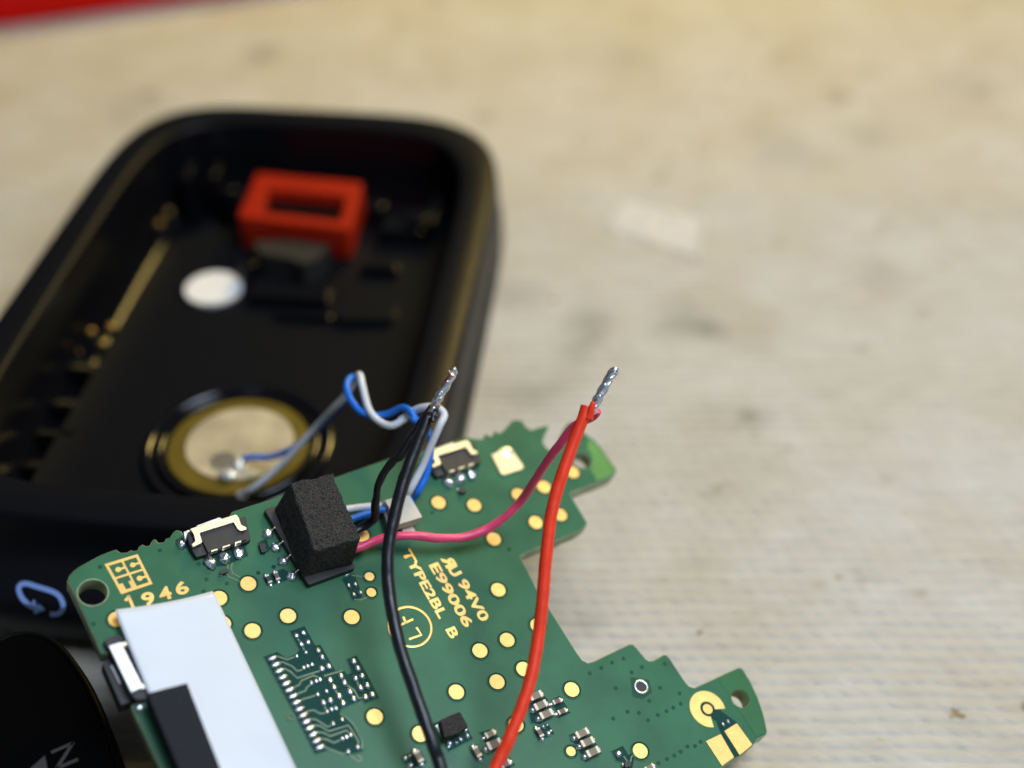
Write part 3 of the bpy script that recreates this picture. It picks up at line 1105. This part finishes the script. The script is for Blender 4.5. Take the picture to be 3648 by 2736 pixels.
# side push switches -------------------------------------------------------
def build_switch():
    body = prism('push_switch', Pn('M', [(530, 590), (1140, 390), (1355, 690), (690, 925)], .62), 0, .62, M_BLACKPL, pcb, bev=.03)
    sub = lambda n, pts, h0, h1, m, bev=.03: prism(n, Pn('M', pts, h1), h0, h1, m, body, bev)
    sub('switch_base', [(300, 590), (440, 560), (1200, 330), (1340, 290), (1430, 690), (1370, 730), (480, 1000), (390, 850)], 0, .42, M_BLACKPL, .05)
    sub('actuator', [(480, 450), (880, 305), (930, 330), (520, 480)], .1, .6, M_TIN)
    bm = bmesh.new()
    add_prism(bm, smooth_poly(Pn('M', [(370, 505), (1180, 252), (1225, 320), (1260, 445), (1365, 480), (1352, 522), (1235, 542), (1200, 500), (1135, 385), (530, 575), (592, 740), (425, 822), (400, 775), (478, 715), (440, 590)], .78), .06, 2), .56, .78, .035)
    link('metal_bracket', bm_mesh('metal_bracket', bm), M_PALEGOLD, body)
    sub('bracket_loop', [(260, 560), (350, 520), (385, 545), (318, 580), (300, 700), (270, 640)], 0, .55, M_TIN)
    for pts in ([(740, 880), (848, 848), (860, 872), (746, 906)], [(935, 815), (1065, 775), (1076, 797), (941, 841)], [(1150, 740), (1260, 708), (1271, 735), (1156, 771)]):
        sub('contact_tip', pts, .3, .66, M_PALEGOLD, .01)
    for i, (x, y, a, b2) in enumerate(((730, 1085, .36, .47), (975, 1000, .35, .48), (1210, 910, .33, .48), (225, 770, .26, .36))):
        c = P('M', x, y, .15)
        blob('solder_joint', (c[0], c[1], .06), (a, b2, .30), M_SOLDER, body, rot=.15, seed=200 + i, lump=.4, sub=3)
    return body


sw1 = build_switch()
opening('M', [(110, 710), (200, 660), (330, 880), (480, 1030), (600, 1010), (680, 1215), (780, 1180), (870, 1160), (985, 1150), (1120, 1090), (1200, 1060), (1390, 970), (1330, 830), (1430, 700), (1100, 700), (400, 700)], lip=False)
a, b_ = np.array(P('M', 1180, 255, .78)), np.array(P('F', 628, 752, .78))
sw2 = sw1.copy()
COL.objects.link(sw2)
sw2.location = Vector(((b_[0] - a[0]) * MM, (b_[1] - a[1]) * MM, 0))
for ch in list(sw1.children):
    k = ch.copy()
    COL.objects.link(k)
    k.parent = sw2
# small parts and traces by the first switch
for tr in ([(1030, 1080), (1030, 1190), (1000, 1290), (1060, 1350), (1240, 1425)], [(1110, 1100), (1090, 1200), (1120, 1290), (1240, 1350)]):
    bm = bmesh.new()
    add_ribbon(bm, Pn('M', tr), .085, 0, ZT)
    link('copper_trace', bm_mesh('copper_trace', bm), M_TRACE, pcb)
for r, pts, h in (('M', [(890, 1230), (1030, 1190), (1050, 1250), (900, 1300)], .3), ('M', [(1570, 760), (1690, 750), (1700, 900), (1620, 920)], .28), ('O', [(1430, 1180), (1500, 1150), (1545, 1190), (1530, 1240), (1450, 1260)], .35), ('F', [(560, 1150), (610, 1160), (620, 1190), (570, 1200)], .3)):
    prism('transistor', smooth_poly(Pn(r, pts, h), .04, 2), 0, h, M_BLACKPL, pcb, bev=.03)
for i, (r, x, y, a, b2) in enumerate((('M', 905, 1320, .13, .12), ('M', 1010, 1290, .11, .11), ('M', 1675, 905, .12, .06), ('F', 545, 1180, .13, .12), ('O', 1405, 1230, .12, .16), ('O', 1340, 1050, .24, .22),
                                      ('E', 1655, 1185, .11, .17), ('E', 1700, 1162, .11, .17),
                                      ('P', 940, 850, .16, .2), ('P', 1105, 790, .15, .2), ('P', 1210, 740, .17, .2), ('P', 1040, 845, .1, .14), ('P', 930, 905, .2, .1),
                                      ('P', 265, 1080, .14, .16), ('P', 345, 1185, .22, .16), ('P', 330, 1040, .12, .1), ('O', 150, 620, .14, .2), ('O', 230, 730, .16, .2), ('O', 210, 595, .1, .1), ('O', 270, 690, .1, .1),
                                      ('B', 755, 1080, .13, .18), ('B', 805, 1068, .12, .18), ('B', 795, 1150, .14, .18), ('B', 845, 1135, .13, .18), ('B', 740, 1000, .24, .09))):
    c = P(r, x, y)
    blob('solder_bead', (c[0], c[1], .03), (a, b2, .16), M_SOLDER, pcb, rot=.1, seed=300 + i, lump=.3)
opening('B', [(700, 1020), (800, 975), (870, 1165), (790, 1200)])
for tr in (('B', [(780, 995), (850, 1005), (890, 1000)]), ('B', [(800, 1185), (850, 1190), (910, 1165)]), ('O', [(1420, 1080), (1480, 1160)]), ('O', [(1590, 1050), (1545, 1090), (1530, 1170)])):
    bm = bmesh.new()
    add_ribbon(bm, Pn(*tr), .09, 0, ZT)
    link('copper_trace', bm_mesh('copper_trace', bm), M_TRACE, pcb)

# capacitors ------------------------------------------------------------
cap_mesh = {}


def cap(r, x, y, L, W, H, axis='A', body=M_CERAM, fil=True, seed=0):
    key = (L, W, H, body.name)
    if key not in cap_mesh:
        bm = bmesh.new()
        add_prism(bm, [(-L * .27, -W / 2), (L * .27, -W / 2), (L * .27, W / 2), (-L * .27, W / 2)], 0, H, .015)
        mb = bm_mesh('capacitor', bm)
        mb.materials.append(body)
        bm = bmesh.new()
        e = .012
        add_prism(bm, [(L * .26, -W / 2 - e), (L / 2, -W / 2 - e), (L / 2, W / 2 + e), (L * .26, W / 2 + e)], 0, H + e, .03)
        mt = bm_mesh('terminal', bm)
        mt.materials.append(M_CAPT)
        bm = bmesh.new()
        add_blob(bm, (L / 2 + .07, 0, .0), (.22, W * .52, H * .62), 0, 7, .25)
        mf = bm_mesh('solder_fillet', bm)
        mf.materials.append(M_SOLDER)
        cap_mesh[key] = (mb, mt, mf)
    mb, mt, mf = cap_mesh[key]
    c = P(r, x, y, H)
    o = link('capacitor', mb, None, pcb)
    o.location = (c[0] * MM, c[1] * MM, 0)
    o.rotation_euler = (0, 0, (0 if axis == 'A' else math.pi / 2) + random.Random(seed + int(x)).uniform(-.05, .05))
    for s in (0, math.pi):
        for m_, nm in ((mt, 'terminal'), (mf, 'solder_fillet')):
            k = link(nm, m_, None, o)
            k.rotation_euler = (0, 0, s)


for x, y in ((775, 712), (860, 850), (945, 1005), (45, 120), (120, 270), (210, 408)):
    cap('O', x, y, .92, .44, .48)
for x, y in ((378, 208), (458, 368)):
    cap('O', x, y, .62, .30, .30, body=M_CERAM2)
cap('O', 105, 700, .62, .30, .30, 'B', M_CERAM2)
cap('P', 1365, 965, .70, .36, .34, 'B')
cap('P', 1560, 695, .70, .36, .40, 'A')
cap('P', 1625, 850, .95, .50, .50, 'A', M_CERAM2)
cap('P', 475, 1035, .75, .38, .36, 'B')
cap('P', 1795, 1150, .70, .36, .34, 'A', M_CERAM2)
cap('B', 125, 1020, .60, .28, .28, 'B', M_BLACKPL)
cap('B', 190, 995, .60, .28, .28, 'B', M_CERAM2)
cap('O', 1840, 1262, .70, .36, .34, 'A')
opening('O', [(555, 745), (840, 620), (1085, 1040), (820, 1180)])
opening('O', [(-120, 190), (100, 20), (240, 200), (340, 460), (90, 590), (-40, 560)])
opening('O', [(270, 190), (420, 120), (590, 400), (400, 490)])
opening('O', [(-10, 640), (225, 555), (340, 730), (90, 850)])
opening('O', [(1220, 1000), (1410, 910), (1500, 1060), (1560, 1000), (1600, 1090), (1560, 1290), (1400, 1290), (1380, 1180), (1300, 1160)])
opening('P', [(1230, 900), (1365, 850), (1475, 1060), (1345, 1125)])
opening('P', [(1385, 680), (1600, 610), (1760, 880), (1580, 1000)])
opening('P', [(200, 1040), (480, 920), (605, 1135), (330, 1260)])
opening('P', [(1690, 1120), (1850, 1045), (1940, 1175), (1790, 1260)])
opening('P', [(668, 545), (1100, 370), (1300, 780), (920, 980)])
opening('B', [(90, 1000), (240, 940), (350, 1010), (130, 1085)])
opening('B', [(35, 740), (110, 700), (140, 800), (85, 840)])

# chip under a square of foam
chip = prism('chip', Pn('P', [(726, 572), (1090, 400), (1215, 640), (860, 795)], .35), 0, .35, M_TIN, pcb, bev=.02)
prism('foam_pad', smooth_poly(Pn('P', [(800, 492), (940, 425), (1098, 362), (1228, 585), (1060, 690), (872, 755)], .95), .05, 2), .34, .95, M_FOAM, chip, bev=.05)

# antenna contact with its two square pads, plated hole
cR = np.array(P('E', 1525, 1048))
vo = np.array(P('E', 1660, 1150)) - cR
a0 = math.atan2(vo[1], vo[0])
ro = abs(P('E', 1362, 1048)[0] - cR[0]) * 1.02
arc = [(cR[0] + (ro * .71) * math.cos(a0 + .72 + t), cR[1] + (ro * .71) * math.sin(a0 + .72 + t)) for t in np.linspace(0, 2 * math.pi - 1.44, 40)]
sheet('mask_opening', circle(cR, ro * .48, 28), .014, M_OPEN, pcb)
opening('E', [(1570, 985), (1640, 1060), (1790, 1172), (1670, 1238), (1640, 1262), (1600, 1150), (1540, 1120)], lip=False)
bm = bmesh.new()
add_ribbon(bm, arc, ro * .58, 0, ZG)
link('contact_ring', bm_mesh('contact_ring', bm), M_GOLD, pcb)
prism('contact_dot', circle(cR, ro * .27, 24), 0, ZG, M_GOLD, pcb)
prism('square_pad', Pn('E', [(1510, 1330), (1640, 1268), (1755, 1470), (1650, 1545)]), 0, ZG, M_GOLD, pcb)
prism('square_pad', Pn('E', [(1672, 1240), (1780, 1174), (1915, 1360), (1805, 1450)]), 0, ZG, M_GOLD, pcb)
opening('E', [(1640, 1262), (1672, 1236), (1812, 1450), (1760, 1476)], lip=False)
c = P('E', 942, 855)
bm = bmesh.new()
add_tube(bm, [(a, b_, .01) for a, b_ in circle(c, .42, 28)], .10, sides=8, closed=True)
ph_ = link('plated_hole', bm_mesh('plated_hole', bm), M_TIN, pcb)
prism('hole_shade_disc', circle(c, .34, 24), 0, .02, M_BLACKPL, ph_)  # black disc stands in for the shaded inside of the hole
opening('E', [(850, 770), (1010, 790), (1040, 900), (960, 960), (870, 940)], lip=False).data.materials[0] = M_VIA

# big tinned pad with a dented surface
tin = prism('tinned_pad', smooth_poly(Pn('N', [(332, 620), (380, 618), (425, 580), (470, 545), (560, 545), (612, 625), (718, 765), (695, 800), (480, 868), (445, 850)], .12), .08, 3), 0, .12, M_PALEGOLD, pcb, bev=.05)
c = P('N', 520, 600, .12)
blob('solder_mound', (c[0], c[1], .08), (.55, .45, .07), M_TIN, tin, seed=5, lump=.3, sub=3)

# foam cube on its socket
sk = prism('socket', smooth_poly(Pn('B', [(92, 475), (600, 330), (808, 935), (440, 1070)], .45), .1, 3), 0, .45, M_BLACKPL, pcb, bev=.06)
for i, (x, y) in enumerate(((120, 662), (183, 772), (242, 880), (308, 995))):
    c = P('B', x, y, .1)
    blob('solder_joint', (c[0], c[1], .06), (.36, .34, .26), M_SOLDER, sk, seed=400 + i, lump=.3, sub=3)
    a, b_ = P('B', x + 30, y - 22, .2), P('B', x + 62, y - 55, .5)
    bm = bmesh.new()
    add_tube(bm, [(a[0], a[1], .22), (b_[0], b_[1], .42)], .06, sides=8)
    link('pin', bm_mesh('pin', bm), M_PALEGOLD, sk)
c = P('B', 775, 912, .3)
blob('pin', (c[0], c[1], .3), (.14, .08, .1), M_PALEGOLD, sk)
tp = Pn('B', [(302, 260), (632, 190), (852, 705), (482, 806)], 3.5)
bt = Pn('B', [(168, 468), (570, 375), (792, 905), (388, 1008)], .46)
bm = bmesh.new()
vt = [bm.verts.new((x * MM, y * MM, 3.5 * MM)) for x, y in tp]
vb = [bm.verts.new((x * MM, y * MM, .46 * MM)) for x, y in bt]
bm.faces.new(vt)
bm.faces.new(vb[::-1])
for k in range(4):
    bm.faces.new((vb[k], vb[(k + 1) % 4], vt[(k + 1) % 4], vt[k]))
bmesh.ops.bevel(bm, geom=bm.edges[:], offset=.00012, segments=3, affect='EDGES', profile=.5)
bmesh.ops.subdivide_edges(bm, edges=[e for e in bm.edges if e.calc_length() > .001], cuts=40, use_grid_fill=True)
for v in bm.verts:
    n_ = noise.noise(v.co * 5200) * .00005 + noise.noise(v.co * 1400) * .00009
    v.co += Vector((n_, n_ * .7, n_))
fm = link('foam_cube', bm_mesh('foam_cube', bm), M_FOAM, pcb)
fm['label'] = 'black open-cell foam cube'

# beige wire guide
gd = prism('wire_guide', smooth_poly(Pn('B', [(1040, 402), (1232, 352), (1338, 535), (1152, 592)], 1.35), .06, 2), .62, 1.35, M_BEIGE, pcb, bev=.05)
prism('guide_foot', smooth_poly(Pn('B', [(1010, 410), (1050, 400), (1165, 600), (1080, 660)], .8), .05, 2), 0, .8, M_GREYPL, gd, bev=.03)
prism('guide_foot', Pn('B', [(1170, 600), (1260, 600), (1285, 650), (1190, 680)], .3), 0, .3, M_BEIGE, gd, bev=.03)

# white tape and dark foam strip --------------------------------------------
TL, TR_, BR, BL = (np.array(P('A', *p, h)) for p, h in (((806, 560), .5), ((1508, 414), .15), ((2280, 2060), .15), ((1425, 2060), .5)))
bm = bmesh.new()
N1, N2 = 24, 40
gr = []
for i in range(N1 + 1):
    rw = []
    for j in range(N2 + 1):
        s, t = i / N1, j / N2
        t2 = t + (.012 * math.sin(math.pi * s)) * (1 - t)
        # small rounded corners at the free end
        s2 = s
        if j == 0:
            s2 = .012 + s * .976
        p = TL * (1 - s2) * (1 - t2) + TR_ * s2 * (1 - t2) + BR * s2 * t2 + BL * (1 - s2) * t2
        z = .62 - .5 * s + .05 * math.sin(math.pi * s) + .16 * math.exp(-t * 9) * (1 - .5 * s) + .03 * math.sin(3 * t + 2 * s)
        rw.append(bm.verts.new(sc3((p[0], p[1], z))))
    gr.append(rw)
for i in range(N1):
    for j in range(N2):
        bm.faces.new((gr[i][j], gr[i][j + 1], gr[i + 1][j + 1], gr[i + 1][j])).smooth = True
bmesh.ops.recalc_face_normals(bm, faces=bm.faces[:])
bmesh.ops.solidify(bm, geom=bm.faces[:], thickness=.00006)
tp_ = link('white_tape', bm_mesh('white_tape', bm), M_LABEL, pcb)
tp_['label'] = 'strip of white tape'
prism('foam_strip', smooth_poly(Pn('A', [(1040, 1130), (1322, 1058), (1730, 2100), (1450, 2100)], 1.7), .05, 2), .5, 1.7, M_FSTRIP, pcb, bev=.06)['label'] = 'dark fabric covered foam strip'

# third switch, in the notch of the board edge
s3 = prism('push_switch', smooth_poly(Pn('A', [(735, 760), (770, 735), (870, 715), (1050, 1130), (1025, 1175), (955, 1172), (925, 1130)], .42), .05, 2), -.6, .42, M_BLACKPL, pcb, bev=.05)
prism('metal_bracket', smooth_poly(Pn('A', [(768, 795), (852, 768), (1012, 1085), (928, 1122)], .68), .05, 2), .1, .68, M_TIN, s3, bev=.12, smooth=False)
prism('bracket_frame', Pn('A', [(845, 775), (900, 760), (915, 785), (865, 800), (990, 1070), (1040, 1060), (1050, 1090), (1000, 1100)], .60), .4, .60, M_PALEGOLD, s3, bev=.02)
prism('actuator', smooth_poly(Pn('A', [(722, 915), (775, 880), (935, 1185), (855, 1215)], -.2), .05, 2), -1.3, -.2, M_BLACKPL, s3, bev=.05)
prism('actuator_edge', Pn('A', [(780, 935), (795, 930), (860, 1058), (846, 1064)], -.17), -.3, -.17, M_TIN, s3)
for i, (x, y, a, b2) in enumerate(((752, 775, .16, .22), (985, 1232, .22, .30))):
    c = P('A', x, y, .1)
    blob('solder_joint', (c[0], c[1], .05), (a, b2, .22), M_SOLDER, s3, seed=500 + i, lump=.4, sub=3)


# ================================================================== wires
def wire(name, pts, rad, m, label, cat='wire', per=10, sides=18, wob=0.0, flat=1.0):
    w = [np.array(p, float) for p in pts]
    root = np.array(w[0])
    cr = catmull([p - root for p in w], per)
    bm = bmesh.new()
    add_tube(bm, cr, rad, sides=sides, wob=wob, flat=flat)
    o = link(name, bm_mesh(name, bm), m)
    o.location = sc3(root)
    tag(o, label, cat)
    return o, root


def HB(r, x, y, h):
    return onb(r, x, y, h)


red_pts = [DP('D', 905, 2200, 68), DP('D', 985, 1850, 74), DP('D', 1070, 1659, 76.2), DP('D', 1102, 1590, 76.8), DP('D', 1142, 1480, 77.8), DP('D', 1165, 1360, 78.8), DP('D', 1180, 1200, 79.6), DP('D', 1193, 1100, 80.1), DP('D', 1216, 1020, 80.5), DP('D', 1243, 945, 80.9), DP('D', 1261, 900, 81.1), DP('D', 1268, 878, 81.2)]
red, r0 = wire('red_wire', red_pts, .375, M_WRED, 'thick bright red wire curving up to a bare silver tip', wob=.07)
blk_pts = [DP('D', 1010, 2100, 66), DP('D', 992, 1800, 73), DP('D', 952, 1659, 75.6), DP('D', 933, 1600, 76), DP('D', 898, 1500, 77), DP('D', 862, 1390, 78), DP('D', 841, 1280, 79), DP('D', 838, 1200, 79.6), DP('D', 851, 1120, 80.2), DP('D', 872, 1040, 80.8), DP('D', 901, 960, 81.4), DP('D', 923, 906, 81.8), DP('D', 926, 898, 81.9)]
blk, k0 = wire('black_wire', blk_pts, .385, M_WBLACK, 'thick black wire curving up to a bare silver tip', wob=.07)


def tip(parent, root, pts, seed, base_col, n=4, off=.15, rs=.135):
    """bare twisted strands under solder"""
    cr = [p - root for p in catmull(pts, 14)]
    rnd = random.Random(seed)
    for k in range(n):
        path = []
        N = len(cr)
        for i, p in enumerate(cr):
            t = i / (N - 1)
            d = cr[min(i + 1, N - 1)] - cr[max(i - 1, 0)]
            d = d / np.linalg.norm(d)
            e = np.cross(d, np.array([0, 1, .2]))
            e /= np.linalg.norm(e)
            f = np.cross(d, e)
            a = 2 * math.pi * k / n + t * 7.5 + seed
            w = off * (1 + .5 * max(0, t - .75) * 3)
            path.append(p + (e * math.cos(a) + f * math.sin(a)) * w)
        ext = int(N * (1 - .05 * rnd.random()))
        bm = bmesh.new()
        add_tube(bm, path[:ext], lambda t: rs * (1 + .18 * math.sin(19 * t + k * 2)), sides=10, wob=.5)
        link('tinned_strand', bm_mesh('tinned_strand', bm), M_COPPER if (base_col and k == 1) else M_SOLDER, parent)
    bm = bmesh.new()
    for i in range(0, len(cr), 4):
        add_blob(bm, cr[i], (.23, .23, .25), seed=i + seed, lump=.7, cut=-1, sub=2)
    link('solder_coat', bm_mesh('solder_coat', bm), M_SOLDER, parent)


tip(red, r0, [DP('D', 1277, 890, 81.1), DP('D', 1290, 868, 81.0), DP('D', 1302, 842, 80.9), DP('D', 1316, 818, 80.8), DP('D', 1328, 800, 80.7)], 2, None)
tip(blk, k0, [DP('D', 930, 900, 81.7), DP('D', 938, 880, 81.6), DP('D', 950, 856, 81.4), DP('D', 963, 832, 81.3), DP('D', 981, 802, 81.2)], 5, 1, off=.135, rs=.125)
# frayed ends of the insulation
cr = [p - k0 for p in catmull([DP('D', 920, 903, 81.6), DP('D', 932, 895, 81.5), DP('D', 945, 903, 81.4)], 6)]
tube('insulation_lip', cr, .12, M_CHAR, blk, wob=1.2, sides=10)
cr = [p - k0 for p in catmull([DP('D', 935, 912, 81.3), DP('D', 942, 890, 81.4), DP('D', 940, 872, 81.5)], 6)]
tube('scorched_end', cr, lambda t: .17 * (1.1 - .6 * t), M_CHAR, blk, wob=1.2, sides=10)
cr = [p - r0 for p in catmull([DP('D', 1270, 905, 80.95), DP('D', 1277, 884, 80.85), DP('D', 1283, 868, 80.8)], 6)]
tube('insulation_lip', cr, lambda t: .27 * (1.0 - .5 * t), M_WRED, red, wob=.5, sides=10)

# thin black wire
pts = [HB('B', 800, 660, .7), HB('B', 865, 610, .9), HB('B', 935, 565, 1.3), HB('B', 962, 520, 2.0), HB('B', 972, 400, 3.2), HB('B', 995, 280, 4.4), DP('B', 1045, 170, 83.4), DP('B', 1130, 75, 82.9), DP('F', 60, 890, 82.6), DP('F', 140, 770, 82.5), DP('F', 215, 650, 82.6), DP('F', 285, 540, 82.4), DP('F', 335, 470, 82.0)]
wire('thin_black_wire', pts, lambda t: .265 + .03 * math.sin(t * 11), M_WBLACK, 'thin kinked black wire running from the foam cube to the thick black wire', wob=.25)
# pink wire
pts = [HB('B', 790, 790, .8), HB('B', 850, 770, .9), HB('B', 940, 735, 1.0), HB('B', 1040, 702, 1.2), HB('B', 1180, 682, 1.5), HB('B', 1300, 682, 1.6), HB('B', 1450, 700, 1.5), HB('F', 600, 1572, 1.4), HB('F', 800, 1500, 1.8), HB('F', 950, 1400, 2.6), HB('F', 1090, 1255, 3.8), DP('F', 1205, 1080, 85.4), DP('F', 1325, 900, 83.8), DP('F', 1430, 765, 82.8), DP('F', 1520, 640, 82.3), DP('F', 1620, 590, 82.2), DP('F', 1690, 565, 81.9), DP('F', 1722, 528, 81.5), DP('F', 1728, 505, 81.3)]
wire('pink_wire', pts, lambda t: .285 - .07 * max(0, min(1, (t - .70) / .2)) + .012 * math.sin(t * 47), M_WPINK, 'thin pinkish red wire swinging across the board to the red wire', wob=.12)

# blue and white pair
h = lambda x, y, z: G('J', x, y, z)
wh = [h(800, 1240, 5.3), h(850, 1215, 5.9), h(930, 1160, 6.6), h(1130, 985, 8.2), h(1380, 715, 11.0), DP('J', 1540, 545, 94.2), DP('J', 1625, 450, 93.4), DP('J', 1690, 345, 92.9), DP('J', 1728, 300, 92.2), DP('J', 1750, 390, 91.2), DP('J', 1800, 570, 90.3), DP('J', 1880, 665, 89.8), DP('J', 1980, 700, 89.3), DP('J', 2090, 640, 89.3), DP('F', 60, 590, 89.4), DP('F', 170, 510, 89.2), DP('F', 270, 475, 88.6), DP('F', 370, 480, 88.2), DP('F', 432, 540, 87.8), DP('F', 390, 640, 87.4), DP('F', 310, 820, 87.6), DP('F', 240, 990, 87.8), DP('F', 155, 1150, 87.6), HB('B', 1225, 345, 1.3), HB('B', 1190, 400, .45), HB('B', 1080, 440, .5), HB('B', 900, 455, .6), HB('B', 740, 475, .7), HB('B', 660, 500, .7)]
wire('white_wire', wh, .25, M_WWHITE, 'thin white wire looping from the buzzer to the circuit board', per=8, sides=14)
bl = [h(790, 965, 5.5), h(880, 948, 5.9), h(1010, 950, 6.3), h(1150, 905, 7.2), h(1290, 815, 8.6), h(1450, 680, 10.6), DP('J', 1570, 545, 95.0), DP('J', 1640, 440, 94.2), DP('J', 1672, 350, 93.6), DP('J', 1665, 318, 92.6), DP('J', 1632, 360, 91.8), DP('J', 1630, 430, 91.2), DP('J', 1670, 515, 90.8), DP('J', 1745, 595, 90.5), DP('J', 1850, 622, 90.4), DP('J', 1960, 605, 90.0), DP('J', 2060, 560, 89.4), DP('J', 2120, 580, 88.8), DP('J', 2160, 640, 88.6), DP('F', 175, 580, 88.4), DP('F', 260, 620, 88.8), DP('F', 315, 750, 88.6), DP('F', 310, 900, 88.4), DP('F', 275, 1060, 88.2), DP('F', 215, 1180, 88.0), HB('B', 1270, 385, .7), HB('B', 1200, 440, .45), HB('B', 1060, 470, .75), HB('B', 960, 490, .7), HB('B', 800, 545, .7), HB('B', 700, 580, .7)]
wire('blue_wire', bl, .245, M_WBLUE, 'thin blue wire twisted round the white wire from the buzzer', per=8, sides=14)
